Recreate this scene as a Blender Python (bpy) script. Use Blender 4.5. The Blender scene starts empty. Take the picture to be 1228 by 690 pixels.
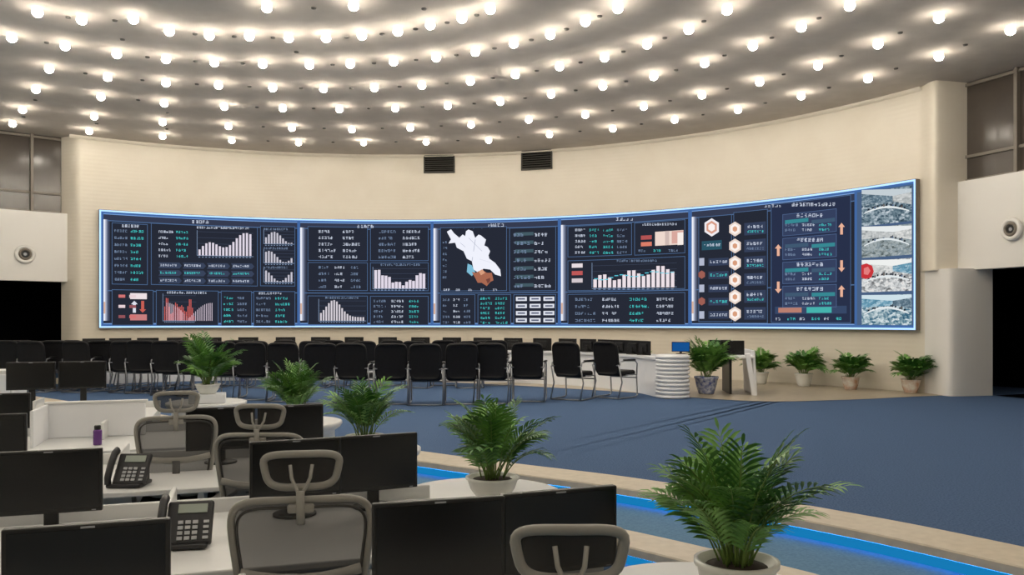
import bpy, bmesh, math, random
from mathutils import Vector, Matrix
random.seed(7)
EYE=1.55; F=1000.0; CX=-3.5; CY=11.2; R=13.8; HZ=6.5; LOW=-0.30
sc=bpy.context.scene
try:
    sc.view_settings.view_transform='Standard'
    sc.view_settings.look='None'
except Exception: pass

# ------------------------------------------------------------ materials
def lin(c):
    return tuple(((v/255.0)/12.92 if v/255.0<=0.04045 else ((v/255.0+0.055)/1.055)**2.4) for v in c)+(1.0,)
def mat(name,rgb,rough=0.5,metal=0.0,em=None,es=0.0,alpha=1.0,spec=0.5,noise=None,bump=None,coat=0.0):
    m=bpy.data.materials.new(name); m.use_nodes=True
    nt=m.node_tree; b=nt.nodes['Principled BSDF']
    b.inputs['Base Color'].default_value=lin(rgb)
    b.inputs['Roughness'].default_value=rough
    b.inputs['Metallic'].default_value=metal
    b.inputs['Specular IOR Level'].default_value=spec
    b.inputs['Alpha'].default_value=alpha
    if coat: b.inputs['Coat Weight'].default_value=coat
    if em:
        b.inputs['Emission Color'].default_value=lin(em); b.inputs['Emission Strength'].default_value=es
    if noise or bump:
        tc=nt.nodes.new('ShaderNodeTexCoord')
        n=nt.nodes.new('ShaderNodeTexNoise'); n.inputs['Detail'].default_value=6
        nt.links.new(tc.outputs['Object'],n.inputs['Vector'])
        n.inputs['Scale'].default_value=(noise or bump)[1]
        if noise:
            cr=nt.nodes.new('ShaderNodeValToRGB')
            cr.color_ramp.elements[0].position=0.3; cr.color_ramp.elements[1].position=0.7
            cr.color_ramp.elements[0].color=lin(rgb); cr.color_ramp.elements[1].color=lin(noise[0])
            nt.links.new(n.outputs['Fac'],cr.inputs['Fac']); nt.links.new(cr.outputs['Color'],b.inputs['Base Color'])
        if bump:
            bp=nt.nodes.new('ShaderNodeBump'); bp.inputs['Strength'].default_value=bump[0]; bp.inputs['Distance'].default_value=0.02
            nt.links.new(n.outputs['Fac'],bp.inputs['Height']); nt.links.new(bp.outputs['Normal'],b.inputs['Normal'])
    return m
def emis(name,rgb,s=1.0):
    m=bpy.data.materials.new(name); m.use_nodes=True; nt=m.node_tree
    nt.nodes.clear()
    o=nt.nodes.new('ShaderNodeOutputMaterial'); e=nt.nodes.new('ShaderNodeEmission')
    e.inputs['Color'].default_value=lin(rgb); e.inputs['Strength'].default_value=s
    nt.links.new(e.outputs[0],o.inputs[0]); return m
def emis_tex(name,cols,scale,s=1.0):
    # mottled screen imagery (blocky detail of a camera view)
    m=emis(name,cols[0],s); nt=m.node_tree; e=[n for n in nt.nodes if n.type=='EMISSION'][0]
    tc=nt.nodes.new('ShaderNodeTexCoord'); v=nt.nodes.new('ShaderNodeTexVoronoi'); v.inputs['Scale'].default_value=scale; v.distance='CHEBYCHEV'
    mp=nt.nodes.new('ShaderNodeMapping'); mp.inputs['Scale'].default_value=(1,1,2.1); mp.inputs['Rotation'].default_value=(0.2,0.15,0)
    nz=nt.nodes.new('ShaderNodeTexNoise'); nz.inputs['Scale'].default_value=scale*1.3; nz.inputs['Detail'].default_value=5
    sp=nt.nodes.new('ShaderNodeSeparateColor'); mx=nt.nodes.new('ShaderNodeMath'); mx.operation='MULTIPLY_ADD'; mx.inputs[1].default_value=0.55
    md=nt.nodes.new('ShaderNodeMath'); md.operation='MULTIPLY_ADD'; md.inputs[1].default_value=0.9; md.inputs[2].default_value=-0.22
    cr=nt.nodes.new('ShaderNodeValToRGB'); el=cr.color_ramp.elements
    for i,c in enumerate(cols):
        p=i/(len(cols)-1)
        if i==0: el[0].position=0; el[0].color=lin(c)
        elif i==len(cols)-1: el[-1].position=1; el[-1].color=lin(c)
        else:
            q=el.new(p); q.color=lin(c)
    nt.links.new(tc.outputs['Object'],mp.inputs['Vector']); nt.links.new(mp.outputs['Vector'],v.inputs['Vector']); nt.links.new(tc.outputs['Object'],nz.inputs['Vector'])
    nt.links.new(v.outputs['Color'],sp.inputs['Color']); nt.links.new(nz.outputs['Fac'],md.inputs[0])
    nt.links.new(sp.outputs[0],mx.inputs[0]); nt.links.new(md.outputs[0],mx.inputs[2])
    nt.links.new(mx.outputs[0],cr.inputs['Fac']); nt.links.new(cr.outputs['Color'],e.inputs['Color'])
    return m

M_wall=mat('cream_wall',(223,216,202),0.42,noise=((218,210,195),1.5))
nt=M_wall.node_tree; tcn=nt.nodes.new('ShaderNodeTexCoord'); wv=nt.nodes.new('ShaderNodeTexWave')
wv.bands_direction='Z'; wv.inputs['Scale'].default_value=3.0; wv.wave_profile='SIN'
bp=nt.nodes.new('ShaderNodeBump'); bp.inputs['Strength'].default_value=0.12; bp.inputs['Distance'].default_value=0.01
nt.links.new(tcn.outputs['Object'],wv.inputs['Vector']); nt.links.new(wv.outputs['Fac'],bp.inputs['Height'])
nt.links.new(bp.outputs['Normal'],nt.nodes['Principled BSDF'].inputs['Normal'])
M_wallp=mat('white_panel_wall',(226,224,220),0.35)
M_ceil=mat('grey_ceiling',(206,199,191),0.9,noise=((196,189,181),3.0),spec=0.05)
M_carpet=mat('blue_carpet',(58,80,112),0.95,noise=((84,106,140),60.0),bump=(0.5,90.0),spec=0.1)
M_carpet2=mat('dark_blue_carpet',(84,116,144),0.95,noise=((100,132,160),50.0),spec=0.1)
M_tan=mat('tan_stone',(160,148,130),0.35,noise=((174,162,142),6.0))
M_nose=mat('cream_stone_nosing',(200,189,170),0.4,noise=((186,175,156),12.0))
M_led=emis('blue_led',(40,160,255),6.0)
M_riserglow=emis('blue_riser_glow',(24,128,190),0.9)  # riser face glows itself, imitating the blue spill of the hidden strip
M_lamp=emis('lamp_glow',(255,244,226),128.0)
M_lampside=emis('lamp_lens_side',(255,242,222),9.0)
M_ring=mat('lamp_ring',(200,196,190),0.6)
M_dark=mat('recess_shade',(8,9,12),0.9,spec=0.0)  # near-black colour puts the shade of the openings into their surfaces
M_black=mat('black_plastic',(16,16,18),0.45)
M_blackf=mat('black_leather',(15,15,18),0.6,noise=((20,20,24),20.0),spec=0.3)
M_screen=mat('monitor_off_screen',(7,8,10),0.25)
M_bezel=mat('monitor_bezel',(14,14,16),0.4)
M_logo=mat('logo_grey',(150,152,158),0.5)
M_chrome=mat('brushed_steel',(150,152,158),0.3,metal=0.9)
M_white=mat('white_laminate',(218,219,219),0.35)
M_white2=mat('white_lacquer',(232,234,238),0.3)
M_grey=mat('chair_grey_frame',(140,138,133),0.5)
M_grey2=mat('chair_dark_grey',(60,59,58),0.5)
M_mesh=mat('chair_mesh',(46,45,45),0.8,alpha=0.8)
M_seat=mat('seat_fabric',(34,34,38),0.9)
M_leaf=mat('palm_leaf',(66,118,44),0.45,noise=((122,170,80),9.0))
M_leaf2=mat('palm_leaf_dark',(36,84,34),0.45,noise=((76,128,54),9.0))
M_stem=mat('palm_stem',(104,130,60),0.6)
M_soil=mat('soil',(45,34,26),0.95)
M_pot=mat('white_ceramic',(222,222,216),0.25)
M_potb=mat('blue_white_porcelain',(216,222,232),0.2,noise=((30,60,150),14.0))
M_potr=mat('painted_porcelain',(228,226,218),0.25,noise=((196,150,120),8.0))
M_glass=mat('gallery_window_glass',(84,76,68),0.15,noise=((64,58,54),0.7))
M_frame=mat('bronze_frame',(120,112,102),0.5)
M_phone=mat('phone_dark',(30,30,34),0.4)
M_key=mat('phone_keys',(176,178,182),0.5)
M_lcd=mat('phone_lcd',(150,160,150),0.3)
M_purple=mat('purple_flask',(92,48,120),0.25)
M_paper=mat('paper',(235,235,230),0.8)
M_vent=mat('vent_grey',(74,72,68),0.6)

# ------------------------------------------------------------ mesh builder
class MB:
    def __init__(s): s.v=[];s.f=[];s.mi=[];s.sm=[];s.mats=[];s.M=Matrix.Identity(4)
    def m(s,mt):
        if mt not in s.mats: s.mats.append(mt)
        return s.mats.index(mt)
    def add(s,vs,fs,mt,smooth=False):
        o=len(s.v); k=s.m(mt)
        for p in vs: s.v.append(tuple(s.M@Vector(p)))
        for f in fs: s.f.append(tuple(i+o for i in f)); s.mi.append(k); s.sm.append(smooth)
    def box(s,c,d,mt,rot=None,bev=0.0,seg=2):
        bm=bmesh.new(); bmesh.ops.create_cube(bm,size=1.0)
        for q in bm.verts: q.co=Vector((q.co.x*d[0],q.co.y*d[1],q.co.z*d[2]))
        if bev>0: bmesh.ops.bevel(bm,geom=list(bm.edges),offset=min(bev,min(d)*0.49),segments=seg,affect='EDGES',profile=0.5)
        T=Matrix.Translation(Vector(c))
        if rot is not None:
            T=T@Matrix.Rotation(rot[2],4,'Z')@Matrix.Rotation(rot[1],4,'Y')@Matrix.Rotation(rot[0],4,'X')
        bm.verts.index_update()
        s.add([T@q.co for q in bm.verts],[[q.index for q in f.verts] for f in bm.faces],mt,False)
        bm.free()
    def tube(s,pts,r,mt,closed=False,seg=8,ref=(0,0,1),r2=None,taper=None):
        pts=[Vector(p) for p in pts]; n=len(pts); r2=r if r2 is None else r2
        vs=[];fs=[]; ref=Vector(ref)
        for i,p in enumerate(pts):
            a=pts[(i-1)%n] if (closed or i>0) else p
            b=pts[(i+1)%n] if (closed or i<n-1) else p
            t=(b-a).normalized(); nn=t.cross(ref)
            if nn.length<1e-3: nn=t.cross(Vector((1,0.01,0)))
            nn.normalize(); bb=nn.cross(t).normalized()
            k=1.0 if taper is None else taper+(1-taper)*(1-i/(n-1))
            for j in range(seg):
                an=2*math.pi*j/seg
                vs.append(p+nn*(r*k*math.cos(an))+bb*(r2*k*math.sin(an)))
        for i in range(n if closed else n-1):
            i2=(i+1)%n
            for j in range(seg):
                j2=(j+1)%seg
                fs.append((i*seg+j,i*seg+j2,i2*seg+j2,i2*seg+j))
        if not closed:
            fs.append(tuple(range(seg))[::-1]); fs.append(tuple((n-1)*seg+j for j in range(seg)))
        s.add(vs,fs,mt,True)
    def lathe(s,prof,c,mt,seg=24,smooth=True,sx=1.0,sy=1.0):
        vs=[];fs=[]
        for (r,z) in prof:
            for j in range(seg):
                a=2*math.pi*j/seg; vs.append((c[0]+r*sx*math.cos(a),c[1]+r*sy*math.sin(a),c[2]+z))
        for i in range(len(prof)-1):
            for j in range(seg):
                j2=(j+1)%seg; fs.append((i*seg+j,i*seg+j2,(i+1)*seg+j2,(i+1)*seg+j))
        if prof[0][0]>1e-4: fs.append(tuple(range(seg))[::-1])
        if prof[-1][0]>1e-4: fs.append(tuple((len(prof)-1)*seg+j for j in range(seg)))
        s.add(vs,fs,mt,smooth)
    def sweep(s,curve,prof,mt,closed=False,smooth=False):
        vs=[];fs=[];n=len(prof)
        for (p,nn) in curve:
            for (d,z) in prof: vs.append((p[0]+nn[0]*d,p[1]+nn[1]*d,z))
        for i in range(len(curve)-1):
            for j in range(n if closed else n-1):
                j2=(j+1)%n; fs.append((i*n+j,(i+1)*n+j,(i+1)*n+j2,i*n+j2))
        if closed:
            fs.append(tuple(range(n))); fs.append(tuple((len(curve)-1)*n+j for j in range(n))[::-1])
        s.add(vs,fs,mt,smooth)
    def mesh(s,name):
        me=bpy.data.meshes.new(name); me.from_pydata(s.v,[],s.f)
        for mt in s.mats: me.materials.append(mt)
        me.polygons.foreach_set('material_index',s.mi); me.polygons.foreach_set('use_smooth',s.sm)
        me.update(); return me
    def obj(s,name,loc=(0,0,0),rz=0.0,sc_=(1,1,1)):
        return place(s.mesh(name),name,loc,rz,sc_)
def place(me,name,loc=(0,0,0),rz=0.0,s=(1,1,1)):
    o=bpy.data.objects.new(name,me); bpy.context.collection.objects.link(o)
    o.location=loc; o.rotation_euler=(0,0,rz)
    o.scale=s if isinstance(s,tuple) else (s,s,s)
    return o
def G(x,y,z=0.0):
    Y=(EYE-z)*F/(y-384.0); return ((x-614)/F*Y,Y,z)
def ang_for(px,r):
    k=(px-614)/F; A=1+k*k; B=-2*(k*CX+CY); C=CX*CX+CY*CY-r*r
    Y=(-B+math.sqrt(B*B-4*A*C))/(2*A); X=k*Y
    return math.atan2(X-CX,Y-CY)

# ------------------------------------------------------------ room shell
def arcpts(t0,t1,n,r=R):
    out=[]
    for i in range(n+1):
        t=math.radians(t0+(t1-t0)*i/n); u=(math.sin(t),math.cos(t))
        out.append(((CX+r*u[0],CY+r*u[1]),u))
    return out
def arcwall(name,t0,t1,r,z0,z1,mt,n=60,th=0.12):
    b=MB(); b.sweep(arcpts(t0,t1,n,r),[(0,z0),(0,z1),(th,z1),(th,z0)],mt,closed=True)
    return b.obj(name)
TL=-37.4
def rolled(t0,t1,wd_,n=90):
    pts=[]
    for i in range(13):
        a=i/12.0; t=t0+ (a*1.6); rr=R+0.55*(1-math.sin(a*math.pi/2)); pts.append((t,rr))
    for i in range(1,n): pts.append((t0+1.6+(t1-wd_-t0-1.6)*i/n,R))
    for i in range(25):
        a=i/24.0; t=t1-wd_+wd_*a
        bul=-0.16*math.sin(min(1,a/0.7)*math.pi/2)**2
        back=0.0 if a<0.72 else 0.95*(1-math.cos((a-0.72)/0.28*math.pi/2))
        pts.append((t,R+bul+back))
    out=[]
    for t,rr in pts:
        a=math.radians(t); u=(math.sin(a),math.cos(a)); out.append(((CX+rr*u[0],CY+rr*u[1]),u))
    return out
b=MB()
up_=rolled(TL,64.6,3.0); lo_=rolled(TL,66.2,3.9)
b.sweep(up_,[(0,2.58),(0,HZ)],M_wall,smooth=True)
b.sweep(lo_[:-24],[(0,0),(0,2.6)],M_wall,smooth=True)
b.sweep(lo_[-25:],[(0,0),(0,2.6)],M_wallp,smooth=True)
b.sweep(lo_[-25:],[(0,2.6),(0.5,2.6)],M_wallp)
b.obj('wall_back')
arcwall('wall_gallery_right',64.0,92,R+0.36,2.58,4.42,M_wallp,30,0.25)
arcwall('wall_gallery_left',-62,-36.8,R+0.32,2.58,4.42,M_wallp,30,0.25)
arcwall('wall_side_right',92,172,R+0.3,LOW,HZ,M_wall,60)
arcwall('wall_side_left',-188,-62,R+0.3,LOW,HZ,M_wall,60)
def window(name,t0,t1,mull):
    b=MB()
    b.sweep(arcpts(t0,t1,24,R+0.6),[(0,4.42),(0,HZ),(0.03,HZ),(0.03,4.42)],M_glass,closed=True)
    for z in (4.45,4.95,HZ-0.06):
        b.sweep(arcpts(t0,t1,24,R+0.55),[(0,z-0.03),(0,z+0.03),(0.08,z+0.03),(0.08,z-0.03)],M_frame,closed=True)
    for t in mull:
        b.sweep(arcpts(t-0.14,t+0.14,1,R+0.5),[(0,4.42),(0,HZ),(0.12,HZ),(0.12,4.42)],M_frame,closed=True)
    b.obj(name)
window('window_1',63.5,92,[69.0,78,86]); window('window_2',-62,-36.6,[-40.2,-46,-55])
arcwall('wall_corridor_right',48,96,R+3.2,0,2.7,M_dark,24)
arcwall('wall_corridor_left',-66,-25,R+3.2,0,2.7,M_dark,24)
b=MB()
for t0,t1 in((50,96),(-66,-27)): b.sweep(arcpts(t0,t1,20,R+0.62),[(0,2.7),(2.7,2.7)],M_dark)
for t0,t1 in((66.5,96),(-66,-38)): b.sweep(arcpts(t0,t1,20,R+0.75),[(0,0.012),(2.6,0.012)],M_dark)  # black sheet over the floor paints the shade inside the openings
b.obj('ceiling_corridor_floor_shade')
b=MB(); n=96
vs=[(CX+17.6*math.cos(2*math.pi*i/n),CY+17.6*math.sin(2*math.pi*i/n),z) for z in(HZ,HZ+0.1) for i in range(n)]
b.add(vs,[tuple(range(n))[::-1],tuple(range(n,2*n))]+[(i,(i+1)%n,n+(i+1)%n,n+i) for i in range(n)],M_ceil); b.obj('ceiling')
b=MB(); b.sweep(arcpts(-37,62,90,R),[(-0.06,HZ),(-0.06,HZ-0.05),(0,HZ-0.09)],M_wall,smooth=True); b.obj('trim_1')

# floors
def catmull(P,k=10):
    out=[]
    for i in range(1,len(P)-2):
        p0,p1,p2,p3=[Vector(q) for q in P[i-1:i+3]]
        for j in range(k):
            t=j/k
            out.append(0.5*((2*p1)+(-p0+p2)*t+(2*p0-5*p1+4*p2-p3)*t*t+(-p0+3*p1-3*p2+p3)*t**3))
    out.append(Vector(P[-2])); return out
edge=catmull([(-20,25.8),(-14,20.6),(-8,15.5),(-1.1,9.85),(1.2,8.15),(2.6,6.8),(3.5,5.65),(5.2,3.0),(6.2,0.5),(6.6,-0.6),(7,-2)],10)
curve=[]
for i,p in enumerate(edge):
    t=(edge[min(i+1,len(edge)-1)]-edge[max(i-1,0)]).normalized()
    curve.append(((p.x,p.y),(t.y,-t.x)))
b=MB()
b.add([(-24,-8,LOW),(16,-8,LOW),(16,30,LOW),(-24,30,LOW)],[(0,1,2,3)],M_carpet2); b.obj('floor_operator_area')
b=MB(); b.sweep(curve,[(-32,0),(0,0)],M_carpet); b.obj('floor')
b=MB(); b.sweep(curve,[(0.42,-0.15),(1.26,-0.15)],M_carpet2); b.obj('floor_step')
b=MB()
b.sweep(curve,[(0,0.006),(0.49,0.006),(0.5,-0.004),(0.5,-0.06),(0.44,-0.06)],M_nose)
b.sweep(curve,[(1.25,-0.144),(1.64,-0.144),(1.65,-0.154),(1.65,-0.21),(1.59,-0.21)],M_nose)
b.sweep(curve,[(0.44,-0.06),(0.44,-0.15)],M_riserglow)
b.sweep(curve,[(1.59,-0.21),(1.59,LOW)],M_riserglow)
b.obj('trim_2')
b=MB()
b.sweep(curve,[(0.442,-0.052),(0.49,-0.052),(0.49,-0.064),(0.442,-0.064)],M_led,closed=True)
b.sweep(curve,[(1.592,-0.202),(1.64,-0.202),(1.64,-0.214),(1.592,-0.214)],M_led,closed=True)
b.obj('led_strip')
inner=catmull([(-15,18.5),(-12,19.6),(-7,21.6),(-2,20.8),(2,18.2),(4.4,15.95),(6.2,16.05),(8.0,16.75),(9.0,17.1),(10,17.3)],8)
b=MB(); vs=[];fs=[]
for p in inner:
    d=Vector((p.x-CX,p.y-CY)); 
    o=Vector((CX,CY))+d.normalized()*(R+0.1)
    if d.length>R: o=p
    vs+= [(p.x,p.y,0.008),(o.x,o.y,0.008)]
for i in range(len(inner)-1): fs.append((2*i,2*i+1,2*i+3,2*i+2))
b.add(vs,fs,M_tan); b.obj('floor_stone_margin')

def port(name,px,py,rr):
    ta=ang_for(px,R+0.30); u=Vector((math.sin(ta),math.cos(ta),0))
    c=Vector((CX,CY,0))+u*(R+0.30); z=EYE+(384-py)/F*c.y
    b=MB()
    side=Vector((u.y,-u.x,0)); up=Vector((0,0,1))
    loop=[side*math.cos(a)*rr+up*math.sin(a)*rr for a in [2*math.pi*i/28 for i in range(28)]]
    b.tube(loop,0.05,M_wallp,closed=True,ref=u)
    b.tube([v*0.62 - u*0.03 for v in loop],0.03,M_frame,closed=True,ref=u)
    vs=[v*0.9-u*0.012 for v in loop]; b.add(vs,[tuple(range(28))],M_paper)
    vs=[v*0.55-u*0.02 for v in loop]; b.add(vs,[tuple(range(28))],M_black)
    vs=[v*0.2-u*0.03 for v in loop]; b.add(vs,[tuple(range(28))],M_chrome)
    b.obj(name,(c.x,c.y,z))
port('wall_speaker',30,305,0.2); port('wall_speaker',1213,275,0.18)
def vent(px,py,w,h):
    ta=ang_for(px,R); u=Vector((math.sin(ta),math.cos(ta),0)); c=Vector((CX,CY,0))+u*(R-0.02)
    z=EYE+(384-py)/F*c.y
    b=MB(); b.box((0,0,0),(w,0.04,h),M_dark)
    b.box((0,-0.02,h/2),(w+0.04,0.04,0.04),M_vent); b.box((0,-0.02,-h/2),(w+0.04,0.04,0.04),M_vent)
    for sx in(-1,1): b.box((sx*w/2,-0.02,0),(0.04,0.04,h),M_vent)
    for i in range(9): b.box((0,-0.03,-h/2+h*(i+0.5)/9),(w,0.05,0.018),M_vent,rot=(0.6,0,0))
    b.obj('air_vent',(c.x,c.y,z),-ta)
vent(527,196,0.9,0.55); vent(644,191,0.9,0.58)

# ------------------------------------------------------------ ceiling lamps
L=[(45,9),(98,18),(160,17),(14,40),(78,50),(203,32),(251,37),(299,38),(346,40),(140,60),(199,66),(257,70),(315,72),(391,40),(434,37),(477,32),(516,24),(554,16),(588,5),
(424,1),(320,3),(371,73),(420,72),(472,69),(523,64),(570,57),(616,47),(660,36),(702,20),(741,4),(59,78),(129,88),(199,95),(262,98),(327,101),(388,102),(449,101),(506,98),(564,93),(618,85),(671,75),(725,64),(776,48),(826,30),(872,6),
(43,103),(27,128),(15,145),(113,136),(107,154),(121,112),(197,120),(195,143),(195,160),(269,124),(339,126),(407,127),(474,126),(537,123),(600,118),(661,109),(723,99),(784,87),(845,71),(903,50),(961,27),(1019,1),
(274,148),(350,150),(422,152),(492,150),(565,146),(634,140),(702,134),(772,124),(842,110),(911,94),(981,74),(1053,48),(1126,16),
(278,165),(358,168),(436,168),(511,167),(586,165),(659,158),(735,151),(809,140),(885,128),(961,111),(1041,90),(1126,63),(1212,31)]
pts=[]
for x,y in L:
    Y=(HZ-EYE)*F/(384-y); pts.append(((x-614)/F*Y,Y))
npic=len(pts)
x=-16.0  # unseen lamps added overhead and behind the camera to light the foreground
while x<10.5:
    y=-1.6
    while y<22:
        d=math.hypot(x-CX,y-CY)
        if d<12.6 and (y<12.0 or abs(x)/y>0.66): pts.append((x+0.4*math.sin(y),y))
        y+=1.9
    x+=1.9
b=MB()
for x,y in pts:
    r=0.08
    b.lathe([(r*0.62,0.0),(r*0.86,-0.022),(r*0.98,-0.05),(r,-0.072),(r*0.97,-0.09)],(x,y,HZ-0.001),M_lampside,seg=14)
    b.lathe([(r*0.97,-0.0902),(r*0.88,-0.112),(r*0.70,-0.132),(r*0.40,-0.147),(0.001,-0.152)],(x,y,HZ-0.001),M_lamp,seg=14)
b.obj('ceiling_downlights')
b=MB()
for i in range(npic-1):
    (x0,y0),(x1,y1)=pts[i],pts[i+1]
    if math.hypot(x1-x0,y1-y0)<2.5:
        b.lathe([(0.045,0),(0.04,-0.02),(0.001,-0.025)],((x0+x1)/2,(y0+y1)/2+0.25,HZ),M_vent,seg=8)
b.obj('ceiling_sprinklers')

# ------------------------------------------------------------ video wall
ZT,ZB=4.53,1.34; RS=R-0.16
TY=[(119,256,394),(358,262,392),(520,263,391),(672,258,392),(830,248,393),(960,235,395),(1098,218,397)]
def yt(x):
    for i in range(len(TY)-1):
        if x<=TY[i+1][0] or i==len(TY)-2:
            a=(x-TY[i][0])/(TY[i+1][0]-TY[i][0]); return TY[i][1]+a*(TY[i+1][1]-TY[i][1]),TY[i][2]+a*(TY[i+1][2]-TY[i][2])
def vv(x,y):
    t,bt=yt(x); return (y-t)/(bt-t)
def S(px,v,off):
    a=ang_for(px,RS); r=RS-off
    return (CX+r*math.sin(a),CY+r*math.cos(a),ZT+(ZB-ZT)*v)
VW=MB()
EM={}
def E(c,s=1.12):
    if not isinstance(c,tuple): return c
    k=(c,s)
    if k not in EM: EM[k]=emis('screen_%d_%d_%d'%c,c,s)
    return EM[k]
def rc(x0,y0,x1,y1,c,ly=2,s=1.12,xc=None):
    xc=(x0+x1)/2 if xc is None else xc
    v0,v1=vv(xc,y0),vv(xc,y1); n=max(1,int((x1-x0)/10)); off=0.006*ly
    vs=[];fs=[]
    for i in range(n+1):
        x=x0+(x1-x0)*i/n; vs+= [S(x,v0,off),S(x,v1,off)]
    for i in range(n): fs.append((2*i,2*i+1,2*i+3,2*i+2))
    VW.add(vs,fs,E(c,s))
def poly(P,c,ly=3):
    VW.add([S(x,vv(x,y),0.006*ly) for x,y in P],[tuple(range(len(P)))],E(c))
def outline(x0,y0,x1,y1,c,w=0.6,ly=3):
    xc=(x0+x1)/2
    rc(x0,y0,x1,y0+w,c,ly,xc=xc); rc(x0,y1-w,x1,y1,c,ly,xc=xc); rc(x0,y0,x0+w,y1,c,ly,xc=xc); rc(x1-w,y0,x1,y1,c,ly,xc=xc)
BG=(36,39,50); BG2=(36,40,52); LN=(76,104,144); WT=(205,214,232); CY_=(70,205,205); PK=(214,206,220); GR=(120,140,170)
def txt(x0,y,x1,h=3.6,c=WT,ly=4):
    x=x0; y+=h*0.09; h*=0.82; w=h*0.92
    while x+w<=x1+0.1:
        for j in range(3):
            if random.random()<0.72: rc(x+w*random.choice((0.0,0.1,0.3)),y+h*(0.05+0.38*j),x+w*(0.65+0.3*random.random()),y+h*(0.05+0.38*j)+h*0.15,c,ly)
        for q in (0.12,0.45,0.8):
            if random.random()<0.4: rc(x+w*q,y+h*random.choice((0,0.3)),x+w*(q+0.15),y+h,c,ly)
        x+=w*1.18
def table(x0,y0,x1,y1,rows,cols,pat,h=3.4,fill=0.75):
    dy=(y1-y0)/rows; dx=(x1-x0)/cols
    for i in range(rows):
        for j in range(cols):
            c=pat[j%len(pat)]
            txt(x0+j*dx,y0+i*dy+(dy-h)/2,x0+j*dx+dx*(fill-0.25*random.random()),h,c)
def bars(x0,y0,x1,yb,n,f,c=PK,w=0.62,axis=True):
    dx=(x1-x0)/n
    for i in range(n):
        h=f(i/(n-1.0))*(yb-y0); rc(x0+i*dx,yb-h,x0+i*dx+dx*w,yb,c,5)
    if axis:
        rc(x0-2,yb,x1+1,yb+0.6,GR,4); rc(x0-2,y0-2,x0-1.4,yb,GR,4)
        for k in range(4): rc(x0-2,y0+(yb-y0)*k/4,x1+1,y0+(yb-y0)*k/4+0.3,(66,76,98),3.5)
        for i in range(n): rc(x0+i*dx,yb+1.4,x0+i*dx+dx*0.5,yb+2.4,GR,4)
xs=[119+ (1098-119)*i/80.0 for i in range(81)]
cas=[]
for x in xs:
    a=ang_for(x,RS); u=(math.sin(a),math.cos(a)); cas.append(((CX+RS*u[0],CY+RS*u[1]),u))
VW.sweep(cas,[(0,ZT+0.012),(0,ZB-0.012),(0.14,ZB-0.012),(0.14,ZT+0.012)],M_frame,closed=True)
rc(119.5,256.5,1097.5,394,(64,100,156),0.5,xc=119.6)
def vb(x0,v0,x1,v1,c,ly,s=1.12):
    n=max(1,int((x1-x0)/10)); vs=[];fs=[]
    for i in range(n+1):
        x=x0+(x1-x0)*i/n; vs+=[S(x,v0,0.006*ly),S(x,v1,0.006*ly)]
    for i in range(n): fs.append((2*i,2*i+1,2*i+3,2*i+2))
    VW.add(vs,fs,E(c,s))
RIM=(164,202,246)
vb(119,0,1098,0.013,RIM,1,1.6); vb(119,0.987,1098,1,RIM,1,1.6)
vb(119,0,121.2,1,RIM,1,1.6); vb(1095.8,0,1098,1,RIM,1,1.6)
PANELS=[(124,356.5),(360,516.5),(520,669),(673,825.5),(830,1025)]
for a,c in PANELS:
    vb(a,0.035,c,0.965,BG,1.5)
    vb(a,0.035,c,0.085,(50,56,76),2)
    vb(a,0.085,c,0.092,LN,2.5)
    vb(a,0.68,c,0.688,LN,2.5)
    vb(a,0.03,c,0.036,(120,158,214),2.5); vb(a,0.962,c,0.968,(120,158,214),2.5)
    for k,(w,cc) in enumerate(((9,(52,58,76)),(7.2,(78,86,108)),(5.4,(120,128,150)),(4,(166,172,192)),(2.4,(226,228,236)))):
        vb(a,0.08,a+w*0.85,0.94,cc,2.2+k*0.3)
    vb(a,0.78,a+2.2,0.88,(206,170,150),4.2)
    mid=(a+c)/2; txt(mid-10,yt(mid)[0]+5.6,mid+10,4.6,WT)
# --- panel 1
for q in((134,271,177,343),(181,271,309,343),(312,271,354,343),(134,349,184,391),(187,349,262,391),(265,349,302,391),(304,349,354,391)):
    rc(*q,BG2,2.6); outline(*q,LN)
table(137,276,176,341,8,2,[GR,CY_],3.6,0.85); txt(146,272,170,4,WT)
table(190,276,232,312,5,2,[WT,CY_],3.4,0.85)
txt(236,272,300,3.2,WT)
bars(238,279,303,307,16,lambda t:0.25+0.6*t+0.2*math.sin(9*t),PK)
for i in range(4):
    for j in range(3):
        x=190+i*29; y=316+j*9
        txt(x+2,y+1.6,x+24,3.2,[WT,CY_][j%2]); poly([(x,y),(x+25,y),(x+28,y+3.5),(x+25,y+7),(x,y+7),(x+2,y+3.5)],(54,64,86),3.2)
for k in range(3):
    y=275+k*23; txt(316,y-2,345,3,GR); bars(318,y+2,352,y+17,10,lambda t,k=k:0.5+0.45*math.sin(5*t+k),(190,188,200))
for i in range(3):
    for j in range(2): rc(152+j*13-10,355+i*12,152+j*13-2,358.5+i*12,[(200,110,110),(220,200,205),(140,80,86)][(i+j)%3],4)
rc(156,353,176,360,(226,214,218),3.8); rc(156,378,176,385,(190,120,120),3.8)
poly([(161,362),(165,366),(162.8,366),(162.8,376),(159.2,376),(159.2,366),(157,366)],(210,214,226))
poly([(171,376),(175,372),(172.8,372),(172.8,362),(169.2,362),(169.2,372),(167,372)],(190,90,80))
bars(197,355,234,385,20,lambda t:0.55+0.4*math.sin(20*t)*math.cos(3*t),(206,96,90),0.5); bars(199,360,256,385,26,lambda t:0.75*abs(math.cos(3.2*t))+0.1,(205,190,205),0.35,False)
txt(200,350,250,3.2,WT)
table(268,354,301,389,5,2,[CY_,GR],3.4,0.85); table(307,354,353,389,5,2,[GR,CY_],3.4,0.8); txt(310,350,340,3.2,WT)
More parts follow.
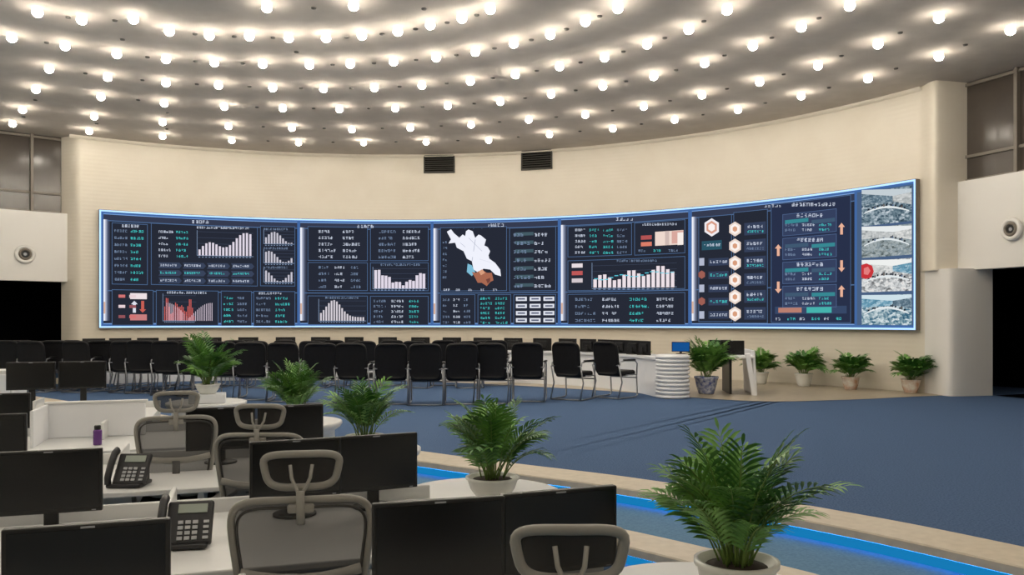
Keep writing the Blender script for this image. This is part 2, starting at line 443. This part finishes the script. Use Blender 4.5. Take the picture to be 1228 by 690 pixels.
# --- panel 2
for q in((369,271,441,312),(444,271,514,312),(369,314,441,348),(444,314,514,348),(369,354,441,389),(444,354,514,389)):
    rc(*q,BG2,2.6); outline(*q,LN)
table(382,273,440,311,5,2,[WT,WT],4.0,0.8); table(454,273,512,311,5,2,[GR,WT],4.0,0.8)
table(382,316,440,347,4,3,[GR,WT],3.6,0.8)
bars(449,321,511,345,15,lambda t:0.6+0.35*math.sin(2+5*t)+0.1*math.sin(30*t),PK,0.8); txt(456,315,505,3,GR)
bars(384,360,438,384,17,lambda t:0.85*math.exp(-((t-0.3)/0.25)**2)+0.18,(204,198,206)); txt(390,355,432,3,GR)
table(448,357,512,388,5,3,[GR,WT,CY_],3.4,0.8)
# --- panel 3 (map)
for q in((528,271,608,348),(611,271,667,348),(528,352,570,389),(573,352,613,389),(616,352,667,389)):
    rc(*q,BG2,2.6); outline(*q,LN)
mp=[(536,277),(541,274),(545,279),(551,284),(555,280),(558,282),(559,276),(562,274),(567,276),(570,284),(574,280),(577,281),(583,286),(581,293),(585,295),(588,300),(586,305),(587,309),(594,314),(600,322),(601,330),(594,328),(588,322),(580,321),(574,326),(568,322),(566,312),(560,309),(556,300),(548,296),(546,290),(538,291),(541,286)]
poly(mp,(228,230,240),3.2)
poly([(561,315),(566,317),(570,325),(566,330),(560,325)],(120,180,205),3.6)
poly([(566,325),(571,326),(578,322),(584,326),(590,326),(592,335),(588,337),(584,342),(578,338),(573,338),(570,332)],(160,100,78),3.9)
poly([(574,324),(579,322),(582,326),(577,329)],(206,150,120),4.2)
poly([(583,334),(588,332),(588,336),(585,339)],(110,64,56),4.2)
for a_,b_ in(((562,284),(578,300)),((552,290),(570,306)),((570,286),(566,312)),((570,308),(590,314))):
    poly([a_,(a_[0]+0.6,a_[1]),(b_[0]+0.6,b_[1]),b_],(160,166,186),4.4)
for i in range(7): txt(531,288+i*7,537,3.2,GR); 
table(532,344,606,349,1,5,[WT],3.0,0.7)
table(616,275,666,347,7,2,[GR,WT],4.6,0.85)
for i in range(7): rc(618,277+i*10.3,640,281+i*10.3,(64,86,96),3.2)
table(531,355,569,389,5,3,[GR,WT],3.2,0.8); table(576,354,612,389,6,2,[CY_,CY_],3.4,0.85)
for i in range(4):
    for j in range(3):
        rc(619+j*16.5,355+i*8.6,632+j*16.5,360+i*8.6,(212,216,226),4); rc(621+j*16.5,356.6+i*8.6,630+j*16.5,358.4+i*8.6,(80,86,110),4.6)
# --- panel 4
for q in((681,268,758,306),(761,264,822,304),(681,309,822,347),(681,351,822,389)):
    rc(*q,BG2,2.6); outline(*q,LN)
table(690,271,757,305,5,4,[WT,CY_,CY_,GR],3.6,0.85)
txt(770,266,812,3.4,WT)
rc(786,276,820,293,(226,206,196),4); rc(798,276,803,293,(196,176,170),4.4); rc(806,276,820,291,(206,160,150),4.4); rc(813,278,820,293,(236,226,220),4.8)
rc(769,281,782,286,(170,80,80),4); rc(769,289,782,294,(210,120,100),4); table(766,296,820,303,1,3,[GR,CY_],3.4,0.8)
for i in range(3): rc(686,315+i*9,699,320+i*9,[(220,210,214),(180,84,84),(200,190,196)][i],4)
bars(712,316,811,344,17,lambda t:0.35+0.5*t+0.18*math.sin(17*t),(226,214,220),0.7); txt(740,310,790,3.2,GR)
for i in range(16): rc(713+i*6.1,333-i*0.6+2*math.sin(i),717.5+i*6.1,334-i*0.6+2*math.sin(i),(90,200,220),5.6)
table(690,354,820,388,4,4,[GR,WT,CY_,WT],4.0,0.8)
# --- panel 5
for q in((838,258,878,386),(880,252,921,388),(925,240,1021,388)):
    rc(*q,BG2,2.6); outline(*q,LN)
rc(925,240,1021,388,(38,46,70),2.9)
def hexa(x,y,r,c,ly=4): poly([(x+r*math.sin(a)*0.9,y+r*math.cos(a)) for a in [math.pi/3*i for i in range(6)]],c,ly)
hexa(854,272,11,(230,226,232)); hexa(854,272,8,(206,150,130),4.6); hexa(854,272,5,(240,230,228),5)
rc(842,288,866,299,(40,80,96),3.6); txt(844,291,865,4,WT)
for i in range(5):
    y=309+i*16; hexa(842,y+4,5,(150,90,80)) if i%2 else rc(839,y,845,y+9,(170,176,196),4); rc(850,y,874,y+9,(50,60,84),3.6); txt(852,y+2.4,873,4,[WT,CY_][i%2])
for i in range(6):
    y=274+i*20.5; hexa(882,y,9,(224,206,196)); hexa(882,y,6.5,(240,232,228),4.5); hexa(882,y,3.5,(206,150,120),4.9)
    rc(893,y-8,919,y+7,(50,60,84),3.6); txt(896,y-5,918,4.4,WT); txt(896,y+1.4,918,3.4,[CY_,GR][i%2])
for i in range(4):
    y=254+i*29.5; rc(939,y,1004,y+27,(50,61,90),3.4); outline(939,y,1004,y+27,(76,98,136),0.6,4)
    txt(956,y+2,990,5.2,WT)
    for j in range(2): rc(942+j*32,y+9,970+j*32,y+13.5,[(52,130,140),(60,84,108)][(i+j)%2],3.8)
    table(942,y+13,1003,y+25,2,3,[GR,WT,CY_],3.6,0.85)
for x,y,u in((934,300,1),(934,345,-1),(1010,275,1),(1010,320,-1),(1010,350,1)):
    poly([(x,y-7*u),(x+4,y-2*u),(x+1.6,y-2*u),(x+1.6,y+7*u),(x-1.6,y+7*u),(x-1.6,y-2*u),(x-4,y-2*u)],(222,170,146),4.4)
txt(950,243,1005,5,WT)
rc(930,368,1016,377,(52,68,98),3.6); rc(968,369,998,376,(66,170,165),4.2); rc(934,369.5,962,375.5,(176,120,106),4.2)
table(930,379,1018,387,1,6,[WT,CY_],3.8,0.8)
# --- camera feeds: live room views (ceiling, back wall, busy hall floor)
FT=[emis_tex('feed_hall_a',[(24,34,44),(62,84,100),(104,126,138),(170,184,194),(232,236,240)],12,1.0),
    emis_tex('feed_hall_b',[(50,58,60),(104,116,118),(168,178,180),(120,136,144),(236,240,240)],11,1.0),
    emis_tex('feed_hall_c',[(56,54,56),(134,136,138),(196,200,202),(234,234,232),(150,96,90)],12,1.0),
    emis_tex('feed_hall_d',[(20,40,56),(60,106,132),(140,166,176),(216,228,232),(64,78,84)],12,1.0)]
FW=[emis_tex('feed_wall_a',[(60,80,96),(96,120,136),(180,196,206)],14),emis_tex('feed_wall_b',[(120,128,132),(188,192,192),(220,222,222)],12),
    emis_tex('feed_wall_c',[(150,156,158),(206,208,206),(236,236,234)],12),emis_tex('feed_wall_d',[(50,96,124),(110,160,184),(200,220,228)],14)]
feeds=[(1034,229,1094,270),(1034,273,1094,309),(1034,313,1094,351),(1034,355,1094,391)]
vb(1028,0.03,1096,0.97,(70,92,124),1.5)
rf=random.Random(5)
def disc(x,y,r,c,ly,n=12): poly([(x+r*math.sin(a),y+r*math.cos(a)) for a in [2*math.pi*i/n for i in range(n)]],c,ly)
for k,(x0,y0,x1,y1) in enumerate(feeds):
    h_=y1-y0; w_=x1-x0
    X=lambda f:x0+w_*f
    Y_=lambda f:y0+h_*f
    rc(x0,y0,x1,y1,FT[k],3)
    poly([(X(0),Y_(0)),(X(1),Y_(0)),(X(1),Y_(0.10)),(X(0.62),Y_(0.2)),(X(0),Y_(0.12))],[(186,196,202),(220,224,224),(226,228,226),(196,214,222)][k],3.2)
    poly([(X(0),Y_(0.12)),(X(0.62),Y_(0.2)),(X(0.62),Y_(0.36)),(X(0),Y_(0.42))],FW[k],3.2)
    poly([(X(0.62),Y_(0.2)),(X(1),Y_(0.10)),(X(1),Y_(0.46)),(X(0.62),Y_(0.36))],FW[(k+1)%4],3.2)
    for i in range(5): disc(X(0.12+0.19*i),Y_(0.05+0.03*(i%2)),0.8,(250,252,252),3.5)
    cu=[(X(0.05+0.9*t),Y_(0.78-0.34*math.sin(math.pi*(0.15+0.8*t))*(1 if k%2 else 0.7)-0.12*t)) for t in [i/10 for i in range(11)]]
    poly(cu+[(a,b_+1.2+1.4*math.sin(math.pi*i/10)) for i,(a,b_) in reversed(list(enumerate(cu)))],(216,222,224),3.5)
    for i in range(9):
        a,b_=cu[i+1]; s=0.9+0.9*(b_-y0)/h_
        poly([(a-0.9*s,b_-1.6*s),(a+0.8*s,b_-1.9*s),(a+0.8*s,b_-0.2*s),(a-0.9*s,b_)],(34,42,52),3.6)
        if i%2: disc(a+1.6*s,b_-2.0*s,0.55*s,(52,42,38),3.8,8); rc(a+1.0*s,b_-1.6*s,a+2.2*s,b_+0.2*s,rf.choice([(44,52,66),(88,74,66),(70,92,124)]),3.75)
poly([(1034,319),(1040,317),(1047,320),(1049,327),(1046,334),(1039,336),(1034,334)],(190,50,56),5.4)
poly([(1037,323),(1042,321),(1045,326),(1042,331),(1037,330)],(216,120,120),5.7)
VW.obj('video_wall')

# ------------------------------------------------------------ furniture builders
def rr_loop(wt,wb,z0,z1,yf,n=40,e=0.42):
    out=[]
    for i in range(n):
        a=2*math.pi*i/n; c,s_=math.cos(a),math.sin(a)
        z=(z0+z1)/2+(z1-z0)/2*math.copysign(abs(s_)**e,s_)
        k=(z-z0)/(z1-z0); w=wb+(wt-wb)*k
        x=w/2*math.copysign(abs(c)**e,c); out.append(Vector((x,yf(x,z),z)))
    return out
def fill_loop(b,loop,mt,k=10):
    n=len(loop); half=n//2
    vs=[];fs=[]; rows=[]
    idx=[(i,(half-i)%n) for i in range(-n//4,n//4+1)]
    for (a,c) in idx:
        A=loop[a%n]; C=loop[c%n]
        rows.append([A.lerp(C,j/k) for j in range(k+1)])
    for r_ in rows:
        for j,p in enumerate(r_): vs.append(p.copy())
    for i in range(len(rows)-1):
        for j in range(k): fs.append((i*(k+1)+j,i*(k+1)+j+1,(i+1)*(k+1)+j+1,(i+1)*(k+1)+j))
    b.add(vs,fs,mt,True)
def office_chair():
    b=MB(); yf=lambda x,z:-0.22-0.10*(z-0.55)+0.45*x*x
    lp=rr_loop(0.57,0.42,0.58,1.15,yf,48,0.34)
    b.tube(lp,0.015,M_grey,closed=True,ref=(0,1,0),r2=0.014)
    lp2=rr_loop(0.525,0.385,0.61,1.12,yf,48,0.34); b.tube(lp2,0.006,M_grey2,closed=True,ref=(0,1,0),r2=0.008)
    fill_loop(b,rr_loop(0.55,0.40,0.59,1.14,yf,48,0.34),M_mesh)
    b.tube([(x,yf(x,0.86)-0.03,0.84+0.5*x*x) for x in [-.23,-.16,-.08,0,.08,.16,.23]],0.022,M_grey,ref=(0,1,0),r2=0.009)
    b.tube([(0,-0.10,0.44),(0,-0.24,0.48),(0,-0.29,0.60),(0,-0.30,0.84)],0.026,M_grey2,ref=(0,1,0),r2=0.012)
    b.tube([(0,-0.30,1.06),(0,-0.31,1.10),(0,-0.32,1.19)],0.016,M_grey,ref=(0,1,0),r2=0.008)
    b.box((0,-0.295,1.12),(0.10,0.03,0.035),M_grey,bev=0.008)
    yh=lambda x,z:-0.26+0.9*x*x
    hl=rr_loop(0.31,0.25,1.195,1.325,yh,32,0.5); b.tube(hl,0.015,M_grey,closed=True,ref=(0,1,0),r2=0.012)
    fill_loop(b,rr_loop(0.30,0.24,1.20,1.32,yh,32,0.5),M_mesh,8)
    for sx in(-1,1):
        b.tube([(0,-0.315,1.17),(sx*0.018,-0.30,1.20),(sx*0.035,-0.285,1.235),(sx*0.042,-0.27,1.285)],0.007,M_grey,ref=(0,1,0))
    b.box((0,0.06,0.50),(0.52,0.50,0.08),M_seat,bev=0.035,seg=3)
    b.box((0,0.04,0.45),(0.30,0.32,0.04),M_black,bev=0.01)
    for sx in(-1,1):
        b.tube([(sx*0.20,0.0,0.45),(sx*0.30,0.0,0.46),(sx*0.31,0.0,0.60),(sx*0.30,-0.02,0.70)],0.02,M_grey)
        b.box((sx*0.30,0.03,0.72),(0.09,0.28,0.035),M_black,bev=0.015)
    b.lathe([(0.03,0.10),(0.03,0.28),(0.045,0.28),(0.045,0.44)],(0,0.03,0),M_chrome,seg=14)
    for i in range(5):
        a=2*math.pi*i/5+0.3; c,s_=math.cos(a),math.sin(a)
        b.tube([(0,0.03,0.13),(0.15*c,0.03+0.15*s_,0.115),(0.31*c,0.03+0.31*s_,0.08)],0.028,M_grey,r2=0.018,taper=0.6)
        b.box((0.31*c,0.03+0.31*s_,0.03),(0.05,0.05,0.058),M_black,rot=(0,0,a),bev=0.02)
    return b.mesh('mesh_office_chair')
def black_chair():
    b=MB()
    yf=lambda x,z:-0.24-0.16*(z-0.5)+0.5*x*x
    for off in(0,-0.06):
        fill_loop(b,[p+Vector((0,off,0)) for p in rr_loop(0.50,0.47,0.44,1.0,yf,36,0.34)],M_blackf)
    b.tube([p+Vector((0,-0.03,0)) for p in rr_loop(0.50,0.47,0.44,1.0,yf,36,0.34)],0.028,M_blackf,closed=True,ref=(0,1,0),r2=0.032)
    b.box((0,0.03,0.45),(0.50,0.52,0.10),M_blackf,bev=0.04,seg=3)
    for sx in(-1,1):
        x=sx*0.29
        b.tube([(x,-0.27,0.60),(x,-0.26,0.66),(x,-0.1,0.68),(x,0.2,0.67),(x,0.27,0.62),(x,0.25,0.4),(x,0.27,0.05),(x,0.22,0.02),(x,0,0.015),(x,-0.30,0.015)],0.013,M_chrome,ref=(1,0,0))
        b.tube([(x,-0.30,0.60),(x,-0.2,0.3),(x,-0.32,0.02)],0.013,M_chrome,ref=(1,0,0))
        b.box((x,0.02,0.69),(0.055,0.34,0.03),M_black,bev=0.012)
        b.tube([(sx*0.23,-0.02,0.42),(x,-0.02,0.42),(x,0.1,0.42),(x,0.25,0.42)],0.012,M_chrome)
        b.tube([(sx*0.23,-0.28,0.6),(x,-0.29,0.6)],0.012,M_chrome)
    b.tube([(-0.29,-0.30,0.015),(0.29,-0.30,0.015)],0.012,M_chrome); b.tube([(-0.29,0.25,0.36),(0.29,0.25,0.36)],0.012,M_chrome)
    return b.mesh('black_armchair')
def monitor(w=0.52,h=0.325,top=0.43,name='computer_monitor'):
    b=MB(); zc=top-h/2
    b.box((0,0,zc),(w,0.035,h),M_bezel,bev=0.006)
    b.box((0,-0.0185,zc+0.004),(w-0.03,0.004,h-0.038),M_screen)
    b.box((0,0.03,zc),(w*0.6,0.04,h*0.6),M_black,bev=0.012)
    b.box((0.0,-0.0195,top-0.009),(0.042,0.003,0.006),M_logo)
    b.box((w/2-0.04,-0.0195,top-h+0.009),(0.02,0.003,0.004),M_logo)
    b.box((0,0.055,(top-h/2)/2+0.01),(0.07,0.03,top-h/2),M_black,bev=0.01)
    b.lathe([(0.12,0),(0.12,0.010),(0.10,0.016),(0.02,0.022)],(0,0.045,0),M_black,seg=24)
    return b.mesh(name)
def phone():
    b=MB(); A=0.95
    R_=Matrix.Rotation(A,4,'X')
    b.box((0.02,0.0,0.095),(0.19,0.20,0.03),M_phone,rot=(A,0,0),bev=0.01)
    b.box((0.0,0.045,0.05),(0.17,0.10,0.10),M_phone,bev=0.012)
    b.box((0.0,0.0,0.012),(0.2,0.18,0.022),M_phone,bev=0.008)
    b.tube([R_@Vector(q)+Vector((0,0,0.095)) for q in((-0.085,-0.11,0.03),(-0.088,-0.08,0.048),(-0.09,0,0.052),(-0.088,0.08,0.048),(-0.085,0.11,0.03))],0.026,M_phone,ref=(1,0,0),r2=0.018)
    for i in range(4):
        for j in range(3):
            p=R_@Vector((-0.015+j*0.03,-0.075+i*0.024,0.019)); b.box((p.x,p.y,p.z+0.095),(0.021,0.015,0.006),M_key,rot=(A,0,0))
    p=R_@Vector((0.03,0.06,0.018)); b.box((p.x,p.y,p.z+0.095),(0.12,0.04,0.006),M_lcd,rot=(A,0,0))
    for i in range(4):
        p=R_@Vector((0.09,-0.075+i*0.024,0.019)); b.box((p.x,p.y,p.z+0.095),(0.022,0.012,0.005),M_key,rot=(A,0,0))
    return b.mesh('desk_phone')
def palm(n=42,Lr=(0.34,0.62),spread=(6,62),leaf=M_leaf,seed=1,ll=0.15,pot='white',pr=0.16,ph=0.13,name='potted_palm',wd=0.017,nl=14,dr=(20,58)):
    rnd=random.Random(seed); b=MB()
    pm={'white':M_pot,'blue':M_potb,'red':M_potr}[pot]
    b.lathe([(pr*0.62,0),(pr*0.66,0.012),(pr*0.86,ph*0.45),(pr*0.97,ph*0.86),(pr*1.04,ph*0.9),(pr*1.05,ph),(pr*0.93,ph),(pr*0.90,ph*0.88)],(0,0,0),pm,seg=28)
    b.lathe([(pr*0.9,ph*0.86),(pr*0.5,ph*0.92),(0.001,ph*0.94)],(0,0,0),M_soil,seg=20)
    for i in range(n):
        az=rnd.uniform(0,2*math.pi); h=Vector((math.cos(az),math.sin(az),0))
        k=(i+0.5)/n; ph0=math.radians(spread[0]+(spread[1]-spread[0])*k*rnd.uniform(0.6,1.1)); dph=math.radians(rnd.uniform(*dr))
        Lf=rnd.uniform(*Lr)*(1.0-0.18*k); base=h*rnd.uniform(0,pr*0.45)+Vector((0,0,ph*0.88))
        N=9; P=[base]; p=base.copy()
        for j in range(N):
            t=(j+0.5)/N; an=ph0*0.5+ph0*0.5*t+dph*t*t; d=h*math.sin(an)+Vector((0,0,math.cos(an)))
            p=p+d*(Lf/N); P.append(p.copy())
        b.tube(P,0.0045,M_stem,seg=4,taper=0.35)
        side=Vector((-h.y,h.x,0)); tw=rnd.uniform(-0.5,0.5); mt=leaf if rnd.random()<0.7 else M_leaf2
        for q in range(nl+1):
            t=0.28+0.72*q/nl; fi=t*N; i0=min(int(fi),N-1); pp=P[i0].lerp(P[i0+1],fi-i0); tg=(P[i0+1]-P[i0]).normalized()
            sd=(Matrix.Rotation(tw,3,tg)@side); up=sd.cross(tg).normalized()
            if up.z<0: up=-up
            for sg in((-1,1) if q<nl else (0,)):
                l=ll*(0.55+0.6*math.sin(math.pi*min(1,(t-0.22)/0.8)))*rnd.uniform(0.85,1.15)
                d=(sd*sg*0.85+tg*(0.5+0.5*t)+up*0.15).normalized() if sg else tg
                wv_=tg if sg else sd
                wv_=(wv_-d*wv_.dot(d)).normalized()
                w=wd*rnd.uniform(0.8,1.15)*0.5
                a0=pp; a1=pp+d*l*0.35+Vector((0,0,-0.01*l)); a2=pp+d*l*0.72+Vector((0,0,-0.10*l)); a3=pp+d*l+Vector((0,0,-0.24*l))
                lift=up*w*0.35
                vs=[a0,a1+wv_*w+lift,a1,a1-wv_*w+lift,a2+wv_*w*0.8+lift*0.8,a2,a2-wv_*w*0.8+lift*0.8,a3]
                b.add(vs,[(0,1,2),(0,2,3),(1,4,5,2),(2,5,6,3),(4,7,5),(5,7,6)],mt,True)
    return b.mesh(name)

ME_ch=office_chair(); ME_bc=black_chair(); ME_ph=phone()
ME_m=monitor(0.50,0.325,0.43); ME_m2=monitor(0.52,0.33,0.60)
# ------------------------------------------------------------ operator desks
U=Vector((0.95,0.312,0)).normalized(); V=Vector((-0.312,0.95,0)).normalized(); RZ=math.atan2(U.y,U.x)
DT=0.45
O={1:Vector((-0.5,1.95,0)),2:Vector((-1.4,3.55,0)),3:Vector((-2.45,5.26,0)),4:Vector((-3.4,6.95,0)),5:Vector((-5.2,9.0,0))}
def loc(k,s,t,z=DT): p=O[k]+U*s+V*t; return (p.x,p.y,z)
PL={1:(0.84,3.12),2:(-0.12,5.15),3:(-1.23,7.0),4:(-2.3,8.9),5:(-4.05,11.1)}
def desk(k,s0,s1):
    b=MB(); H=DT-LOW
    c=(s0+s1)/2; w=s1-s0
    b.box((c,0.66,H-0.018),(w,1.18,0.036),M_white,bev=0.008)
    b.box((c,1.22,(H-0.03)/2),(w-0.04,0.03,H-0.04),M_white)
    b.box((c,1.26,H+0.03),(w,0.03,0.10),M_white,bev=0.008)
    s=s0
    while s<=s1+0.01:
        b.box((min(max(s,s0+0.02),s1-0.02),0.68,(H-0.04)/2),(0.04,1.06,H-0.04),M_white,bev=0.004); s+=1.55
    s=s0+0.35
    while s<s1-0.3:
        b.box((s,0.9,0.33),(0.42,0.5,0.62),M_white,bev=0.008)
        for i in range(3): b.box((s,0.645,0.14+i*0.2),(0.38,0.012,0.18),M_white2,bev=0.004); b.box((s,0.635,0.19+i*0.2),(0.12,0.012,0.012),M_chrome)
        s+=1.55
    for s in [q for q in(-1.95,-0.12,) if s0+0.1<q<s1-0.1]:
        b.box((s,1.0,H+0.08),(0.03,0.5,0.16),M_white,bev=0.008)
    if k==4:   # low white screen partition fixed on this desk
        b.box((-0.62,0.72,H+0.16),(0.03,0.62,0.32),M_white2,bev=0.008)
        b.box((-0.20,1.02,H+0.16),(0.84,0.03,0.32),M_white2,bev=0.008)
        b.box((-0.20,1.02,H+0.33),(0.88,0.06,0.02),M_white,bev=0.005)
    e=Vector((PL[k][0],PL[k][1],0))-O[k]; es,et=e.dot(U),e.dot(V)
    b.lathe([(0.44,0.0),(0.44,H-0.10),(0.50,H-0.06),(0.52,H-0.03),(0.52,H-0.006),(0.50,H+0.002)],(es-0.02,et+0.18,0),M_white,seg=40)
    b.obj('office_desk',(O[k].x,O[k].y,LOW),RZ)
desk(1,-1.7,1.35); desk(2,-3.2,1.35); desk(3,-4.2,1.35); desk(4,-4.8,1.3); desk(5,-5.0,1.2)
def mon(k,s,t,me=None,dr=0.0,z=DT): place(me or ME_m,'computer_monitor',loc(k,s,t,z+0.002),RZ+dr)
mon(1,-0.60,1.03); mon(1,0.58,1.03,dr=-0.03); mon(1,1.07,1.06,dr=0.06); mon(1,-1.2,1.0)
mon(2,-0.70,1.0); mon(2,-1.23,0.98); mon(2,0.53,1.0,dr=0.1); mon(2,0.985,1.06,dr=0.12)
mon(3,-1.0,1.0); mon(3,-1.54,1.0); mon(3,0.56,1.0); mon(3,1.08,1.02)
mon(4,-1.0,1.0); mon(4,-1.55,1.0); 
mon(5,0.35,1.0,ME_m2); mon(5,-0.2,1.0,ME_m2); mon(5,-1.9,1.0); mon(5,-2.5,1.0)
for me_,x,y,z,r in((ME_ph,222,655,DT,0.1),(ME_ph,155,583,DT,-0.1)):
    p=G(x,y,z); place(me_,'desk_phone',(p[0],p[1],DT+0.003),RZ-0.2+r,1.12)
b=MB(); b.lathe([(0.034,0),(0.036,0.01),(0.036,0.12),(0.03,0.135)],(0,0,0),M_purple,seg=20); b.lathe([(0.028,0.135),(0.028,0.165),(0.024,0.172)],(0,0,0),M_black,seg=20)
p=G(117,534,DT); b.obj('thermos_flask',(p[0],p[1],DT+0.002))
b=MB()
for i in range(3): b.box((0.01*i,0.006*i,0.004+0.004*i),(0.21,0.29,0.003),M_paper,rot=(0,0,0.12*i))
b.obj('paper_stack',loc(2,-0.45,0.55,DT+0.001),RZ)
for x,y,r,s in((-0.87,3.52,0.05,1.0),(-1.55,5.35,-0.1,1.0),(-2.5,6.25,0.2,1.0),(0.15,2.42,-0.12,0.985)):
    place(ME_ch,'mesh_office_chair',(x,y,LOW),RZ*0.4+r,s)
PP={1:palm(40,(0.36,0.60),(3,56),seed=3,ll=0.125,pr=0.15,ph=0.2,wd=0.015,dr=(15,48)),2:palm(40,(0.36,0.58),(4,62),seed=5,ll=0.13),3:palm(38,(0.32,0.54),(4,60),seed=8,ll=0.13),4:palm(40,(0.34,0.60),(4,62),seed=11,ll=0.14),5:palm(42,(0.42,0.76),(4,62),seed=14,ll=0.17,wd=0.024)}
for k in PL: place(PP[k],'potted_palm',(PL[k][0],PL[k][1],DT+0.004 if k<5 else DT+0.12),0.3*k)
b=MB(); b.box((0,0,0.058),(0.46,0.4,0.115),M_white2,bev=0.01); b.obj('planter_box',(PL[5][0],PL[5][1],DT+0.003),RZ)

# ------------------------------------------------------------ main floor chairs and counters
for x,y,r in((175,470,0.1),(207,472,0),(240,474,-0.1),(272,476,0.05),(304,478,0.1),(345,480,0.0),(385,482,0.2),(427,482,-0.1),(470,483,0.1),(512,484,0.0),(553,483,0.1),(592,482,-0.15),(634,480,-0.1),(688,478,-0.55),(738,476,-0.75)):
    p=G(x,y+1,0.0); place(ME_bc,'black_armchair',(p[0],p[1],0.002),r,1.1)
for i in range(19):
    x=36+i*31; p=G(x,462+ (3 if i%2 else 0),0); place(ME_bc,'black_armchair',(p[0],p[1],0.002),random.uniform(-0.25,0.25),1.05)
for i in range(9):
    p=G(20+i*27,468+(2 if i%2 else 0),0); place(ME_bc,'black_armchair',(p[0],p[1],0.002),random.uniform(-0.3,0.3),1.08)
def counter(path,depth=0.7,h=0.8):
    pts_=catmull(path,8); cv=[]
    for i,p in enumerate(pts_):
        t=(pts_[min(i+1,len(pts_)-1)]-pts_[max(i-1,0)]).normalized(); cv.append(((p.x,p.y),(t.y,-t.x)))
    b=MB()
    b.sweep(cv,[(-depth/2,h-0.05),(-depth/2,h),(depth/2,h),(depth/2,h-0.05)],M_white2,closed=True)
    b.sweep(cv,[(-depth/2+0.06,0),(-depth/2+0.06,h-0.05),(-depth/2+0.12,h-0.05),(-depth/2+0.12,0)],M_white2,closed=True)
    return b,cv
b,cv=counter([(3.4,15.6),(3.2,16.75),(2.75,18.2),(1.4,20.0),(-1.5,21.4),(-5,21.9),(-8.5,21.2),(-10.6,19.9),(-12,19)])
hb=0.86
for i in range(11):
    z=i*hb/11
    b.lathe([(0.30,z),(0.335,z+0.01),(0.335,z+hb/11-0.022),(0.30,z+hb/11-0.012),(0.30,z+hb/11)],(3.2,16.62,0),M_white2,seg=36)
b.obj('curved_conference_desk',(0,0,0.004))
ME_low=monitor(0.5,0.30,0.30,'computer_monitor')
for i in range(6,len(cv)-2,2):
    (p,nn)=cv[i]; place(ME_low,'computer_monitor',(p[0]-nn[0]*0.12,p[1]-nn[1]*0.12,0.806),math.atan2(nn[1],nn[0])+math.pi/2)
b=MB()
b.box((0,0,0.78),(0.5,1.3,0.05),M_white2,bev=0.01)
b.box((0.17,-0.62,0.42),(0.10,0.10,0.88),M_white2,rot=(0,-0.16,0),bev=0.015)
b.box((0.25,0.0,0.46),(0.06,1.25,0.92),M_white2,rot=(0,-0.05,0),bev=0.02)
b.box((-0.2,0.1,0.38),(0.05,1.0,0.76),M_black)
b.obj('control_console',(4.78,17.7,0.01),-0.1)
place(ME_low,'computer_monitor',(4.62,17.5,0.82),-0.1)
place(ME_low,'computer_monitor',(4.50,18.1,0.82),0.1)
b=MB(); b.box((0,0,0.14),(0.36,0.03,0.20),M_bezel,bev=0.006); b.box((0,-0.017,0.14),(0.335,0.004,0.175),emis('blue_desktop',(24,84,150),0.9))
b.box((0,0.03,0.04),(0.05,0.03,0.08),M_black); b.lathe([(0.1,0),(0.1,0.01),(0.02,0.015)],(0,0.03,0),M_black,seg=20)
b.obj('computer_monitor',(3.4,16.8,0.87),-0.2)
W1=palm(40,(0.42,0.72),(8,74),seed=21,ll=0.2,pr=0.2,ph=0.3,pot='red',wd=0.036)
W2=palm(40,(0.42,0.72),(8,74),seed=25,ll=0.2,pr=0.2,ph=0.3,pot='white',wd=0.036)
W3=palm(44,(0.6,0.95),(6,50),seed=28,ll=0.22,pr=0.24,ph=0.36,pot='blue',wd=0.036)
for me_,x,y,s in((W2,912,461,0.95),(W2,964,464,1.0),(W1,1020,468,0.95),(W1,1092,472,0.95),(W3,847,473,1.0),(W2,768,463,0.95),(W3,290,458,0.9)):
    p=G(x,y,0); place(me_,'potted_palm',(p[0],p[1],0.012),x*0.7,s)
b=MB(); b.box((0,0,0.6),(0.6,0.4,1.2),M_white,bev=0.01); b.box((0,-0.205,0.6),(0.54,0.012,1.1),M_white2,bev=0.004); b.box((0.2,-0.22,0.7),(0.015,0.02,0.16),M_chrome)
b.obj('white_cabinet',(-6.75,10.9,LOW),0.1)

# ------------------------------------------------------------ world, camera
w=bpy.data.worlds.new('World'); sc.world=w; w.use_nodes=True
w.node_tree.nodes['Background'].inputs[0].default_value=(0.5,0.5,0.55,1); w.node_tree.nodes['Background'].inputs[1].default_value=0.1
cam=bpy.data.cameras.new('Camera'); co=bpy.data.objects.new('Camera',cam); bpy.context.collection.objects.link(co)
co.location=(0,0,EYE); co.rotation_euler=(math.pi/2,0,0)
cam.sensor_width=36; cam.lens=F/1228*36; cam.shift_y=39/1228.0; cam.clip_end=200; cam.clip_start=0.05
sc.camera=co
